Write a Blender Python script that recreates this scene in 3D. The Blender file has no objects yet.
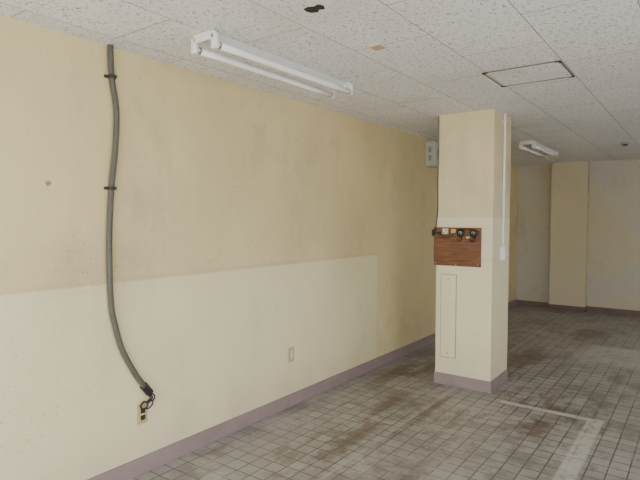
import bpy, bmesh, math, random
import numpy as np
from mathutils import Vector, Matrix
random.seed(3)
H=2.5
SC=bpy.context.scene.collection

# ---------------- helpers ----------------
def link(o,parent=None):
    SC.objects.link(o)
    if parent: o.parent=parent
    return o
def empty(name):
    return link(bpy.data.objects.new(name,None))
def mesh_obj(name,bm,mat,parent=None,smooth=False):
    me=bpy.data.meshes.new(name); bm.normal_update(); bm.to_mesh(me); bm.free()
    if smooth:
        for p in me.polygons: p.use_smooth=True
    o=bpy.data.objects.new(name,me)
    if mat: me.materials.append(mat)
    return link(o,parent)
def add_box(bm,x0,x1,y0,y1,z0,z1):
    vs=[bm.verts.new(c) for c in [(x0,y0,z0),(x1,y0,z0),(x1,y1,z0),(x0,y1,z0),(x0,y0,z1),(x1,y0,z1),(x1,y1,z1),(x0,y1,z1)]]
    for f in [(0,3,2,1),(4,5,6,7),(0,1,5,4),(1,2,6,5),(2,3,7,6),(3,0,4,7)]:
        bm.faces.new([vs[i] for i in f])
def boxes(name,lst,mat,parent=None,bevel=0):
    bm=bmesh.new()
    for b in lst: add_box(bm,*b)
    o=mesh_obj(name,bm,mat,parent)
    if bevel:
        m=o.modifiers.new('bevel','BEVEL'); m.width=bevel; m.segments=2; m.limit_method='ANGLE'
    return o
def prism(name,prof,a0,a1,mat,parent=None,bevel=0):
    bm=bmesh.new()
    A=[bm.verts.new((p[0],a0,p[1])) for p in prof]; B=[bm.verts.new((p[0],a1,p[1])) for p in prof]
    bm.faces.new(A); bm.faces.new(B[::-1]); n=len(prof)
    for i in range(n): bm.faces.new([A[i],B[i],B[(i+1)%n],A[(i+1)%n]])
    bmesh.ops.recalc_face_normals(bm,faces=bm.faces)
    o=mesh_obj(name,bm,mat,parent)
    if bevel:
        m=o.modifiers.new('bevel','BEVEL'); m.width=bevel; m.segments=2; m.limit_method='ANGLE'
    return o
def spline(pts,step):
    P=[Vector(p) for p in pts]; P=[P[0]*2-P[1]]+P+[P[-1]*2-P[-2]]
    out=[]
    for i in range(1,len(P)-2):
        L=(P[i+1]-P[i]).length; n=max(1,int(L/step))
        for k in range(n):
            t=k/n; a,b,c,d=P[i-1],P[i],P[i+1],P[i+2]
            out.append(0.5*((2*b)+(c-a)*t+(2*a-5*b+4*c-d)*t*t+(3*b-3*c+d-a)*t**3))
    out.append(P[-2]); return out
def tube(name,pts,r,mat,parent=None,step=.01,segs=10,rib=0):
    C=spline(pts,step); bm=bmesh.new(); rings=[]
    ref=Vector((1,0,0))
    for i,c in enumerate(C):
        t=(C[min(i+1,len(C)-1)]-C[max(i-1,0)]).normalized()
        rf=ref if abs(t.dot(ref))<.9 else Vector((0,0,1))
        u=t.cross(rf).normalized(); v=t.cross(u)
        rr=r*(1-(rib if i%2 else 0))
        rings.append([bm.verts.new(c+(u*math.cos(a)+v*math.sin(a))*rr) for a in [2*math.pi*k/segs for k in range(segs)]])
    for A,B in zip(rings,rings[1:]):
        for k in range(segs): bm.faces.new([A[k],A[(k+1)%segs],B[(k+1)%segs],B[k]])
    bm.faces.new(rings[0][::-1]); bm.faces.new(rings[-1])
    bmesh.ops.recalc_face_normals(bm,faces=bm.faces)
    return mesh_obj(name,bm,mat,parent,smooth=True)

# ---------------- node helpers ----------------
class NT:
    def __init__(s,name,rough=.6):
        s.m=bpy.data.materials.new(name); s.m.use_nodes=True; s.t=s.m.node_tree
        s.b=s.t.nodes['Principled BSDF']; s.b.inputs['Roughness'].default_value=rough
        g=s.t.nodes.new('ShaderNodeNewGeometry'); s.pos=g.outputs['Position']
        sp=s.t.nodes.new('ShaderNodeSeparateXYZ'); s.t.links.new(s.pos,sp.inputs[0]); s.x,s.y,s.z=sp.outputs
    def put(s,sock,v):
        if isinstance(v,bpy.types.NodeSocket): s.t.links.new(v,sock)
        elif isinstance(v,(tuple,list)): sock.default_value=(*v,1) if len(v)==3 and len(sock.default_value)==4 else v
        else: sock.default_value=v
    def M(s,op,a,b=0.,c=0.,clamp=False):
        n=s.t.nodes.new('ShaderNodeMath'); n.operation=op; n.use_clamp=clamp
        for i,v in enumerate((a,b,c)): s.put(n.inputs[i],v)
        return n.outputs[0]
    def step(s,v,lo,hi):
        n=s.t.nodes.new('ShaderNodeMapRange'); n.interpolation_type='SMOOTHSTEP'
        s.put(n.inputs[0],v); n.inputs[1].default_value=min(lo,hi); n.inputs[2].default_value=max(lo,hi)
        n.inputs[3].default_value=0. if lo<hi else 1.; n.inputs[4].default_value=1. if lo<hi else 0.
        return n.outputs[0]
    def box(s,v,a,b,e=.01): return s.M('MULTIPLY',s.step(v,a-e,a+e),s.step(v,b+e,b-e))
    def noise(s,scale,detail=4,rough=.55,vec=None,sc=None,dist=0):
        n=s.t.nodes.new('ShaderNodeTexNoise'); n.inputs['Scale'].default_value=scale; n.inputs['Detail'].default_value=detail; n.inputs['Roughness'].default_value=rough
        n.inputs['Distortion'].default_value=dist
        v=vec or s.pos
        if sc:
            mp=s.t.nodes.new('ShaderNodeMapping'); mp.inputs['Scale'].default_value=sc; s.t.links.new(v,mp.inputs[0]); v=mp.outputs[0]
        s.t.links.new(v,n.inputs['Vector']); return n.outputs['Fac']
    def mix(s,f,a,b,mode='MIX'):
        n=s.t.nodes.new('ShaderNodeMix'); n.data_type='RGBA'; n.blend_type=mode
        s.put(n.inputs[0],f); s.put(n.inputs[6],a); s.put(n.inputs[7],b); return n.outputs[2]
    def color(s,c): s.put(s.b.inputs['Base Color'],c); return s
    def bump(s,h,dist,strength=1.):
        n=s.t.nodes.new('ShaderNodeBump'); n.inputs['Distance'].default_value=dist; n.inputs['Strength'].default_value=strength
        s.put(n.inputs['Height'],h); s.t.links.new(n.outputs[0],s.b.inputs['Normal']); return s
def simple(name,c,rough=.5,metal=0,var=.12,scale=25):
    n=NT(name,rough); f=n.noise(scale)
    n.color(n.mix(f,tuple(x*(1-var) for x in c),tuple(min(1,x*(1+var)) for x in c)))
    n.b.inputs['Metallic'].default_value=metal
    return n.m

# ---------------- materials ----------------
UP=(.745,.63,.345); LOW=(.82,.75,.485)
def paint(name,up,low,zl,ymax=None,grime=.0,specks=True,streak=.22):
    n=NT(name,.6)
    m=n.step(n.z,zl+.004,zl-.004)
    if ymax is not None: m=n.M('MULTIPLY',m,n.step(n.y,ymax+.004,ymax-.004))
    c=n.mix(m,up,low)
    inv=n.M('SUBTRACT',1.,n.M('MULTIPLY',m,.55))
    big=n.noise(.9,3,.6); c=n.mix(n.M('MULTIPLY',n.M('MULTIPLY',n.step(big,.38,.68),.42+grime),inv),c,(.58,.475,.27))
    st=n.noise(2.2,7,.70,sc=(1,1,.6)); c=n.mix(n.M('MULTIPLY',n.M('MULTIPLY',n.step(st,.50,.70),streak+.14+grime),inv),c,(.42,.35,.22))
    dr=n.noise(7,5,.7,sc=(1,1,.10)); c=n.mix(n.M('MULTIPLY',n.M('MULTIPLY',n.step(dr,.58,.74),streak*.7),inv),c,(.40,.32,.20))
    if specks:
        sp=n.step(n.noise(55,3,.6),.63,.68)
        reg=n.M('ADD',n.M('MULTIPLY',n.box(n.y,1.42,1.85,.15),n.box(n.z,1.17,1.42,.1)),n.M('MULTIPLY',n.step(n.noise(1.1,2),.48,.64),.5),clamp=True)
        c=n.mix(n.M('MULTIPLY',n.M('MULTIPLY',sp,reg),.9),c,(.14,.09,.055))
        c=n.mix(n.M('MULTIPLY',n.M('MULTIPLY',n.box(n.y,1.36,1.95,.2),n.box(n.z,1.17,1.40,.12)),n.M('MULTIPLY',n.noise(9,4),.5)),c,(.36,.27,.16))
        sp2=n.step(n.noise(21,4,.7,dist=1.5),.665,.72); c=n.mix(n.M('MULTIPLY',n.M('MULTIPLY',sp2,.7),inv),c,(.23,.16,.10))
        sc=n.step(n.noise(5,8,.8,sc=(1,1,1.6),dist=.6),.61,.69); c=n.mix(n.M('MULTIPLY',n.M('MULTIPLY',sc,.42),inv),c,(.34,.26,.16))
        dx=n.M('SUBTRACT',n.y,1.365); dz=n.M('SUBTRACT',n.z,1.72)
        rr=n.M('SQRT',n.M('ADD',n.M('MULTIPLY',dx,dx),n.M('MULTIPLY',dz,dz)))
        rr=n.M('ADD',rr,n.M('MULTIPLY',n.M('SUBTRACT',n.noise(60,3),.5),.03)); c=n.mix(n.M('MULTIPLY',n.step(rr,.018,.010),.8),c,(.24,.13,.07))
        ed=n.M('MULTIPLY',n.box(n.z,1.172,1.20,.012),n.step(n.y,4.74,4.70)); c=n.mix(n.M('MULTIPLY',ed,n.M('MULTIPLY',n.noise(6,5),.3)),c,(.42,.32,.18))
    c=n.mix(n.M('MULTIPLY',n.step(n.z,.45,.1),n.M('MULTIPLY',n.noise(3),.4)),c,(.5,.43,.33))
    n.color(c); n.bump(n.M('ADD',n.noise(3,3),n.M('MULTIPLY',n.noise(180,2),.12)),.006,.5)
    return n.m
M_wall=paint('wall_paint',UP,LOW,1.172,4.72)
M_pil=paint('pillar_paint',(.77,.68,.425),(.83,.765,.53),1.555,None,0,True,.14)
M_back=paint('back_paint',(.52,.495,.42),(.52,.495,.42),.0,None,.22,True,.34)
M_pilast=paint('pilaster_paint',(.60,.54,.375),(.60,.54,.375),.0,None,.0,True,.1)
M_side=paint('side_paint',(.68,.60,.42),(.68,.60,.42),.0,None,.1,False)

n=NT('ceiling_board',.8)
cb=n.t.nodes.new('ShaderNodeCombineXYZ')
n.put(cb.inputs[0],n.M('ADD',n.y,.18)); n.put(cb.inputs[1],n.M('SUBTRACT',n.x,1.53-.46*6)); 
br=n.t.nodes.new('ShaderNodeTexBrick'); n.t.links.new(cb.outputs[0],br.inputs['Vector'])
br.offset=.5; br.squash=1; br.inputs['Scale'].default_value=1; br.inputs['Brick Width'].default_value=.92; br.inputs['Row Height'].default_value=.46
br.inputs['Mortar Size'].default_value=.0026; br.inputs['Mortar Smooth'].default_value=.1; br.inputs['Bias'].default_value=0
br.inputs['Color1'].default_value=(.88,.88,.89,1); br.inputs['Color2'].default_value=(.82,.82,.825,1); br.inputs['Mortar'].default_value=(.33,.32,.31,1)
pit=n.step(n.noise(66,2,.5,dist=1.0),.59,.64); c=n.mix(n.M('MULTIPLY',pit,.75),br.outputs['Color'],(.22,.22,.22))
c=n.mix(n.M('MULTIPLY',n.step(n.noise(1.3,4),.5,.75),.28),c,(.55,.48,.36))
n.color(c); n.bump(n.M('SUBTRACT',1.,n.M('ADD',pit,br.outputs['Fac'],clamp=True)),.003,.6)
M_ceil=n.m

n=NT('floor_tile',.5)
br=n.t.nodes.new('ShaderNodeTexBrick'); n.t.links.new(n.pos,br.inputs['Vector'])
br.offset=0; br.squash=1; br.inputs['Scale'].default_value=1; br.inputs['Brick Width'].default_value=.108; br.inputs['Row Height'].default_value=.108
br.inputs['Mortar Size'].default_value=.0048; br.inputs['Mortar Smooth'].default_value=.35
br.inputs['Color1'].default_value=(.375,.36,.34,1); br.inputs['Color2'].default_value=(.30,.285,.268,1); br.inputs['Mortar'].default_value=(.09,.076,.065,1)
c=br.outputs['Color']
c=n.mix(n.M('MULTIPLY',n.step(n.noise(1.1,5,.6),.42,.62),.35),c,(.29,.275,.26))
dust=n.step(n.noise(2.6,6,.7),.50,.64); c=n.mix(n.M('MULTIPLY',dust,.45),c,(.47,.45,.425))
gr=n.step(n.noise(1.4,8,.75),.49,.60); c=n.mix(n.M('MULTIPLY',gr,.48),c,(.13,.115,.10))
br1=n.step(n.noise(1.7,8,.74,sc=(1.6,.7,1)),.54,.62); c=n.mix(n.M('MULTIPLY',br1,.55),c,(.13,.088,.062))
fine=n.step(n.noise(14,6,.75),.52,.66); c=n.mix(n.M('MULTIPLY',fine,.36),c,(.11,.09,.08))
def blob(cx,cy,rx,ry,sc=9):
    dx=n.M('DIVIDE',n.M('SUBTRACT',n.x,cx),rx); dy=n.M('DIVIDE',n.M('SUBTRACT',n.y,cy),ry)
    rr=n.M('SQRT',n.M('ADD',n.M('MULTIPLY',dx,dx),n.M('MULTIPLY',dy,dy)))
    rr=n.M('ADD',rr,n.M('MULTIPLY',n.M('SUBTRACT',n.noise(sc,7,.78),.5),4.0)); return n.step(rr,1.2,.3)
for (a,b_,rx,ry) in [(.75,3.1,.10,.5),(.62,3.85,.08,.4),(1.15,6.0,.18,.6),(.45,5.3,.10,.7),(1.75,4.05,.12,.25),(1.5,7.8,.3,.5),(.95,3.9,.06,.7),(.25,4.6,.10,.6)]:
    c=n.mix(n.M('MULTIPLY',blob(a,b_,rx,ry),.68),c,(.12,.072,.045))
strip=n.M('MULTIPLY',n.box(n.x,2.02,2.13,.012),n.step(n.y,4.5,4.46))
tr=n.M('MULTIPLY',n.box(n.x,1.35,2.13,.012),n.box(n.y,4.43,4.50,.012))
line=n.M('MULTIPLY',n.box(n.x,.90,.925,.006),n.step(n.noise(8,4),.38,.5))
wn=n.step(n.noise(9,6,.75),.28,.54)
c=n.mix(n.M('MULTIPLY',n.M('MAXIMUM',strip,tr),n.M('MULTIPLY',wn,.82)),c,(.58,.56,.525))
c=n.mix(n.M('MULTIPLY',line,.5),c,(.45,.43,.40))
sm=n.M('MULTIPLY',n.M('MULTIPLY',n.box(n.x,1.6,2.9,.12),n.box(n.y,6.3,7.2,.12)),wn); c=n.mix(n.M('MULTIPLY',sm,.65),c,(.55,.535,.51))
n.color(c); n.put(n.b.inputs['Roughness'],n.M('ADD',.20,n.M('MULTIPLY',n.noise(6,5),.35)))
n.bump(n.M('SUBTRACT',1.,br.outputs['Fac']),.002,.6)
M_floor=n.m

M_base=simple('skirting_vinyl',(.29,.225,.225),.55,0,.2,6)
M_base_b=simple('skirting_vinyl_old',(.17,.11,.095),.6,0,.25,6)
M_white=simple('white_enamel',(.82,.82,.80),.35,0,.04)
M_house=simple('shaded_enamel',(.68,.68,.67),.4,0,.05)  # white enamel darkened; shade behind the tubes is put into the colour
M_tube=simple('fluorescent_glass',(.96,.96,.96),.12,0,.01)
M_cap=simple('aluminium_cap',(.6,.6,.6),.35,1,.05)
M_plast=simple('ivory_plastic',(.58,.47,.23),.4,0,.08)
M_plast2=simple('white_plastic',(.72,.67,.53),.4,0,.05)
M_panel=simple('grey_enamel',(.60,.59,.55),.4,0,.06)
M_black=simple('black_plastic',(.02,.02,.02),.45)
M_cond=simple('conduit_grey',(.105,.098,.08),.6,0,.3,40)
M_clamp=simple('clamp_steel',(.06,.055,.05),.5,.4)
M_grey=simple('grey_plastic',(.30,.30,.29),.5)
M_fr=simple('hatch_frame',(.20,.17,.14),.5,.3)
M_dark=simple('dark_void',(.03,.022,.018),.9)
M_concrete=simple('pavement_concrete',(.55,.54,.52),.9,0,.15,4)
M_alu=simple('shopfront_aluminium',(.35,.35,.35),.4,.8)
M_rust=simple('rusty_metal',(.09,.06,.04),.5,.6,.3,60)
M_steel=simple('steel',(.5,.5,.48),.3,.9)
M_seam=simple('seam_shadow_gap',(.34,.29,.18),.8)
M_yel=simple('yellowed_plastic',(.50,.40,.20),.5)
n=NT('board_wood',.45)
g=n.noise(5,6,.6,sc=(1.2,1,14)); g2=n.noise(2,3)
c=n.mix(n.step(g,.3,.7),(.07,.022,.008),(.23,.09,.028)); c=n.mix(n.M('MULTIPLY',g2,.25),c,(.27,.12,.042)); n.color(c); M_wood=n.m

# ---------------- room ----------------
XR=4.9; YF=-.9; YB=9.7415
PX0,PX1,PY0,PY1=.6899,1.2131,4.6225,5.1118
boxes('floor',[(-.15,XR+.15,YF-.15,YB+.15,-.15,0)],M_floor)
boxes('ceiling',[(-.15,XR+.15,YF-.15,YB+.15,H,H+.15)],M_ceil)
boxes('wall_left',[(-.15,0,YF-.15,YB+.15,0,H)],M_wall)
boxes('wall_back',[(0,XR,YB,YB+.15,0,H)],M_back)
W3a,W3b=6.2,8.0
boxes('wall_right',[(XR,XR+.15,YF,.2,0,H),(XR,XR+.15,3.0,W3a,0,H),(XR,XR+.15,W3b,YB,0,H),(XR,XR+.15,.2,3.0,2.25,H),(XR,XR+.15,.2,3.0,0,.5),(XR,XR+.15,W3a,W3b,2.1,H),(XR,XR+.15,W3a,W3b,0,.9)],M_side)
boxes('wall_front',[(0,.25,YF-.15,YF,0,H),(XR-.25,XR,YF-.15,YF,0,H),(.25,XR-.25,YF-.15,YF,2.3,H)],M_side)
boxes('window_1',[(x-.03,x+.03,YF-.11,YF-.05,.0,2.3) for x in (.28,1.7,3.2,XR-.28)]+[(.31,XR-.31,YF-.10,YF-.06,2.24,2.3)],M_alu)
boxes('window_2',[(XR+.05,XR+.10,y-.025,y+.025,.5,2.25) for y in (.23,1.6,2.97)]+[(XR+.05,XR+.10,.25,2.95,.5,.55),(XR+.05,XR+.10,.25,2.95,2.2,2.25)],M_alu)
boxes('fill_window',[(XR+.05,XR+.10,y-.025,y+.025,.9,2.1) for y in (W3a+.03,(W3a+W3b)/2,W3b-.03)]+[(XR+.05,XR+.10,W3a+.05,W3b-.05,.9,.95),(XR+.05,XR+.10,W3a+.05,W3b-.05,2.05,2.1)],M_alu)  # unseen side window, added and sized to brighten the back wall
boxes('pavement',[(-14,18,-14,YF-.15,-.2,-.05),(XR+.15,18,YF-.15,14,-.2,-.05)],M_concrete)
BH=.105
boxes('baseboard_left',[(0,.012,YF,YB,0,BH)],M_base,bevel=.002)
boxes('baseboard_back',[(.012,.575,YB-.012,YB,0,.09),(1.155,XR,YB-.012,YB,0,.09)],M_base_b)

# pillar and everything fixed to it
pil=empty('pillar')
boxes('shaft',[(PX0,PX1,PY0,PY1,0,H)],M_pil,pil,bevel=.004)
boxes('skirting',[(PX0-.008,PX1+.008,PY0-.008,PY1+.008,0,BH)],M_base,pil,bevel=.002)
bp=empty('wall_pilaster')
boxes('shaft',[(.584,1.1446,9.5961,YB,0,H)],M_pilast,bp,bevel=.004)
boxes('skirting',[(.576,1.1526,9.588,YB-.001,0,.09)],M_base_b,bp)

b=empty('wooden_switch_board'); Y=PY0
boxes('backboard',[(.672,1.115,Y-.022,Y,1.115,1.465)],M_wood,b,bevel=.002)
boxes('terminal_block',[(.765,.815,Y-.045,Y-.022,1.405,1.455)],M_plast2,b,.003)
boxes('terminal_screws',[(.775,.785,Y-.048,Y-.045,1.415,1.425),(.795,.805,Y-.048,Y-.045,1.435,1.445)],M_rust,b,.001)
boxes('terminal_cover',[(.845,.885,Y-.036,Y-.022,1.415,1.45)],M_plast,b,.003)
boxes('bracket',[(.668,.74,Y-.03,Y-.022,1.405,1.425),(.664,.68,Y-.05,Y-.022,1.385,1.445)],M_black,b,.001)
for k,hx in enumerate((.935,1.055)):
    tube(f'switch_base_{k+1}',[(hx,Y-.022,1.418),(hx,Y-.03,1.418),(hx,Y-.038,1.418)],.036,M_black,b,.01,18)
    boxes(f'switch_body_{k+1}',[(hx-.015,hx+.015,Y-.058,Y-.038,1.405,1.432)],M_grey,b,.006)
    tube(f'switch_lever_{k+1}',[(hx,Y-.055,1.42),(hx+.006,Y-.07,1.40),(hx+.01,Y-.075,1.372)],.007,M_rust,b,.008,8)
    tube(f'hook_{k+1}',[(hx,Y-.03,1.39),(hx+.012,Y-.04,1.365),(hx+.002,Y-.048,1.345),(hx-.022,Y-.046,1.345),(hx-.03,Y-.04,1.362)],.006,M_rust,b,.008,8)
tube('coiled_wire',[(.73,Y-.028,1.42),(.76,Y-.05,1.39),(.80,Y-.05,1.375),(.86,Y-.05,1.395),(.90,Y-.045,1.42)],.004,M_black,b,.01,6)
tube('coiled_wire_2',[(.96,Y-.035,1.44),(.995,Y-.045,1.455),(1.02,Y-.045,1.45),(1.04,Y-.035,1.44)],.004,M_black,b,.01,6)
boxes('name_plate',[(.985,1.012,Y-.026,Y-.022,1.37,1.385)],M_plast2,b)
for k,(sx,sz) in enumerate([(.69,1.135),(1.095,1.135),(1.10,1.452),(.89,1.13)]):
    tube(f'screw_{k+1}',[(sx,Y-.022,sz),(sx,Y-.0245,sz),(sx,Y-.026,sz)],.005,M_steel,b,.01,8)
tube('thin_black_cable',[(.700,Y-.005,2.495),(.703,Y-.006,2.2),(.698,Y-.005,1.9),(.702,Y-.006,1.65),(.694,Y-.018,1.50),(.690,Y-.028,1.43)],.0045,M_black,None,.03,6)

e=empty('access_cover_plate')
boxes('shadow_gap',[(.738,.892,Y-.002,Y,.256,1.034)],M_seam,e)
boxes('plate',[(.744,.886,Y-.007,Y-.002,.262,1.028)],M_pil,e,.002)
for k,sz in enumerate((.30,.99)):
    tube(f'screw_{k+1}',[(.815,Y-.007,sz),(.815,Y-.009,sz),(.815,Y-.010,sz)],.005,M_rust,e,.01,8)

e=empty('surface_conduit_with_switch')
X=PX1
tube('pvc_pipe',[(X+.014,4.87,2.499),(X+.014,4.872,2.1),(X+.014,4.87,1.7),(X+.014,4.87,1.29)],.012,M_white,e,.05,12)
for k,z in enumerate((2.42,1.85,1.42)):
    boxes(f'saddle_clip_{k+1}',[(X,X+.004,4.84,4.90,z-.008,z+.008),(X+.004,X+.029,4.855,4.885,z-.008,z+.008)],M_white,e,.001)
boxes('switch_box',[(X,X+.042,4.832,4.908,1.17,1.29)],M_white,e,.004)
boxes('switch_plate',[(X+.042,X+.048,4.836,4.904,1.174,1.286)],M_plast2,e,.002)
boxes('rocker',[(X+.048,X+.053,4.86,4.88,1.205,1.255)],M_white,e,.001)

# ---------------- ceiling ----------------
def fixture(x,y0,y1):
    e=empty('fluorescent_ceiling_light')
    prof=[(x-.045,H),(x-.043,H-.014),(x-.028,H-.048),(x+.028,H-.048),(x+.043,H-.014),(x+.045,H)]
    prism('housing',prof,y0+.01,y1-.01,M_house,e,.003)
    for j,(a,c) in enumerate(((y0,y0+.028),(y1-.028,y1))):
        boxes(f'end_bracket_{j+1}',[(x-.078,x+.078,a,c,H-.048,H-.004)],M_white,e,.005)
    for k,s in enumerate((-1,1)):
        tx=x+s*.076; tz=H-.076
        tube(f'tube_{k+1}',[(tx,y0+.028,tz),(tx,(y0+y1)/2,tz),(tx,y1-.028,tz)],.0185,M_tube,e,.2,16)
        for j,(a,c) in enumerate(((y0+.024,y0+.045),(y1-.045,y1-.024))):
            tube(f'tube_cap_{k+1}_{j+1}',[(tx,a,tz),(tx,(a+c)/2,tz),(tx,c,tz)],.0192,M_cap,e,.05,16)
        for j,(a,c) in enumerate(((y0,y0+.024),(y1-.024,y1))):
            boxes(f'socket_{k+1}_{j+1}',[(tx-.019,tx+.019,a,c,H-.099,H-.02)],M_white,e,.005)
    boxes('starter',[(x-.012,x+.012,y1-.25,y1-.21,H-.072,H-.048)],M_plast2,e,.003)
    return e
fixture(.61,1.86,3.14)
fixture(.94,6.7,7.95)
def hatch(x0,x1,y0,y1):
    e=empty('ceiling_access_hatch'); w=.009
    boxes('frame',[(x0,x1,y0,y0+w,H-.006,H),(x0,x1,y1-w,y1,H-.006,H),(x0,x0+w,y0+w,y1-w,H-.006,H),(x1-w,x1,y0+w,y1-w,H-.006,H)],M_fr,e,.001)
    boxes('panel',[(x0+w+.004,x1-w-.004,y0+w+.004,y1-w-.004,H-.004,H)],M_ceil,e,.001)
    for k,(a,c) in enumerate(((x0,y1),(x1,y1),(x0,y0),(x1,y0))):
        sx=1 if a==x0 else -1; sy=1 if c==y0 else -1
        xs=sorted((a,a+sx*.035)); ys=sorted((c,c+sy*.035)); xw=sorted((a,a+sx*.012)); yw=sorted((c,c+sy*.012))
        boxes(f'corner_{k+1}',[(*xs,*yw,H-.008,H-.005),(*xw,*ys,H-.0085,H-.005)],M_dark,e)
hatch(1.5058,1.984,3.4465,3.8777)
# ragged hole left by a removed fitting: thin slab, inner shade in its colour
bm=bmesh.new(); pts=[(-.055,-.035),(-.02,-.045),(.01,-.03),(.045,-.04),(.06,-.005),(.04,.03),(.012,.02),(-.015,.042),(-.05,.03),(-.062,.0)]
A=[bm.verts.new((1.25+a*.85,1.965+c*.85,H-.0015)) for a,c in pts]; B=[bm.verts.new((1.25+a*.85,1.965+c*.85,H)) for a,c in pts]
bm.faces.new(A[::-1]); bm.faces.new(B)
for i in range(len(A)): bm.faces.new([A[i],A[(i+1)%len(A)],B[(i+1)%len(A)],B[i]])
mesh_obj('ceiling_hole',bm,M_dark)
e=empty('ceiling_cover_plate')
boxes('plate',[(1.175,1.265,2.54,2.63,H-.007,H)],M_plast2,e,.003)
boxes('cap',[(1.19,1.25,2.555,2.615,H-.013,H-.007)],M_yel,e,.002)
e=empty('smoke_detector_base')
tube('ring',[(1.88,7.6,H),(1.88,7.6,H-.01),(1.88,7.6,H-.022)],.05,M_grey,e,.02,24)
tube('hub',[(1.88,7.6,H-.022),(1.88,7.6,H-.03),(1.88,7.6,H-.036)],.028,M_dark,e,.02,20)

# ---------------- left wall ----------------
e=empty('flexible_conduit')
cp=[(1.712,2.5),(1.718,2.33),(1.745,2.15),(1.735,1.93),(1.708,1.71),(1.69,1.42),(1.695,1.08),(1.72,.93),(1.765,.78),(1.85,.62),(1.915,.525)]
tube('hose',[(.02,a,c) for a,c in cp],.0175,M_cond,e,.0065,12,.16)
for k,(a,c) in enumerate(((1.718,2.33),(1.708,1.71))):
    boxes(f'clamp_{k+1}',[(0,.004,a-.036,a+.036,c-.009,c+.009),(.004,.041,a-.021,a+.021,c-.009,c+.009)],M_clamp,e,.003)
tube('end_bushing',[(.02,1.90,.545),(.021,1.925,.512),(.022,1.945,.485)],.024,M_black,e,.01,14)
tube('cord_1',[(.022,1.94,.49),(.03,1.955,.455),(.025,1.93,.43),(.03,1.90,.445),(.028,1.875,.425),(.03,1.89,.40)],.006,M_black,e,.008,8)
tube('cord_2',[(.022,1.945,.485),(.04,1.965,.47),(.04,1.955,.44),(.035,1.925,.45),(.04,1.915,.42),(.035,1.905,.405)],.005,M_black,e,.008,8)
tube('cord_3',[(.022,1.94,.49),(.045,1.93,.46),(.05,1.945,.43),(.035,1.93,.40),(.02,1.915,.395)],.0045,M_black,e,.008,8)
def outlet(y,z,sockets,wd=.07,ht=.12,mat=None):
    e=empty('wall_outlet' if sockets else 'blank_wall_plate')
    boxes('plate',[(0,.007,y-wd/2,y+wd/2,z-ht/2,z+ht/2)],mat or M_plast,e,.003)
    boxes('insert',[(.007,.010,y-.013,y+.013,z-.035,z+.035)],M_plast2,e,.001)
    for k,dz in enumerate((.02,-.02) if sockets else ()):
        boxes(f'socket_{k+1}',[(.010,.0125,y-.016,y+.016,z+dz-.015,z+dz+.015)],M_rust,e,.001)
        boxes(f'slots_{k+1}',[(.0125,.013,y-.006,y-.003,z+dz-.006,z+dz+.006),(.0125,.013,y+.003,y+.006,z+dz-.006,z+dz+.006)],M_black,e)
    for k,dz in enumerate((.048,-.048)):
        tube(f'screw_{k+1}',[(.007,y,z+dz),(.008,y,z+dz),(.009,y,z+dz)],.003,M_steel,e,.01,8)
outlet(1.903,.365,True)
outlet(3.32,.43,False)
outlet(4.79,.45,False,.07,.12,M_plast2)

e=empty('electrical_panel_box')
boxes('case',[(0,.10,5.86,6.26,2.17,2.46)],M_panel,e,.006)
boxes('door',[(.10,.115,5.875,6.245,2.185,2.445)],M_panel,e,.004)
boxes('breaker_window',[(.115,.118,5.93,6.02,2.25,2.38)],M_dark,e)
boxes('latch',[(.115,.125,6.19,6.21,2.29,2.34)],M_grey,e,.001)
boxes('side_knockout',[(.035,.07,5.856,5.861,2.235,2.30),(.035,.07,5.856,5.861,2.33,2.40)],M_grey,e)

# ---------------- camera ----------------
f=527.6383;yaw=.6297;pitch=.0409;roll=.003;CX=2.711;CZ=1.5443
F=np.array([-math.sin(yaw)*math.cos(pitch),math.cos(yaw)*math.cos(pitch),-math.sin(pitch)])
r=np.array([math.cos(yaw),math.sin(yaw),0.]);u=np.cross(r,F)
R=math.cos(roll)*r+math.sin(roll)*u;U=-math.sin(roll)*r+math.cos(roll)*u
cam=bpy.data.cameras.new('camera'); co=link(bpy.data.objects.new('camera',cam))
cam.sensor_width=36; cam.lens=f*36/640; cam.clip_start=.02
co.matrix_world=Matrix(((R[0],U[0],-F[0],CX),(R[1],U[1],-F[1],0),(R[2],U[2],-F[2],CZ),(0,0,0,1)))
bpy.context.scene.camera=co

# ---------------- light ----------------
w=bpy.data.worlds.new('overcast_sky'); bpy.context.scene.world=w; w.use_nodes=True
bg=w.node_tree.nodes['Background']; bg.inputs[0].default_value=(.96,.98,1,1); bg.inputs[1].default_value=5.7
sl=bpy.data.lights.new('bounce_sun','SUN'); sl.energy=10; sl.angle=.02; sl.color=(1,.97,.92)  # added to bounce light off the pavement onto the ceiling
so=link(bpy.data.objects.new('bounce_sun',sl)); so.rotation_euler=Vector((.05,.38,-1)).to_track_quat('-Z','Y').to_euler(); so.location=(2,-4,8)
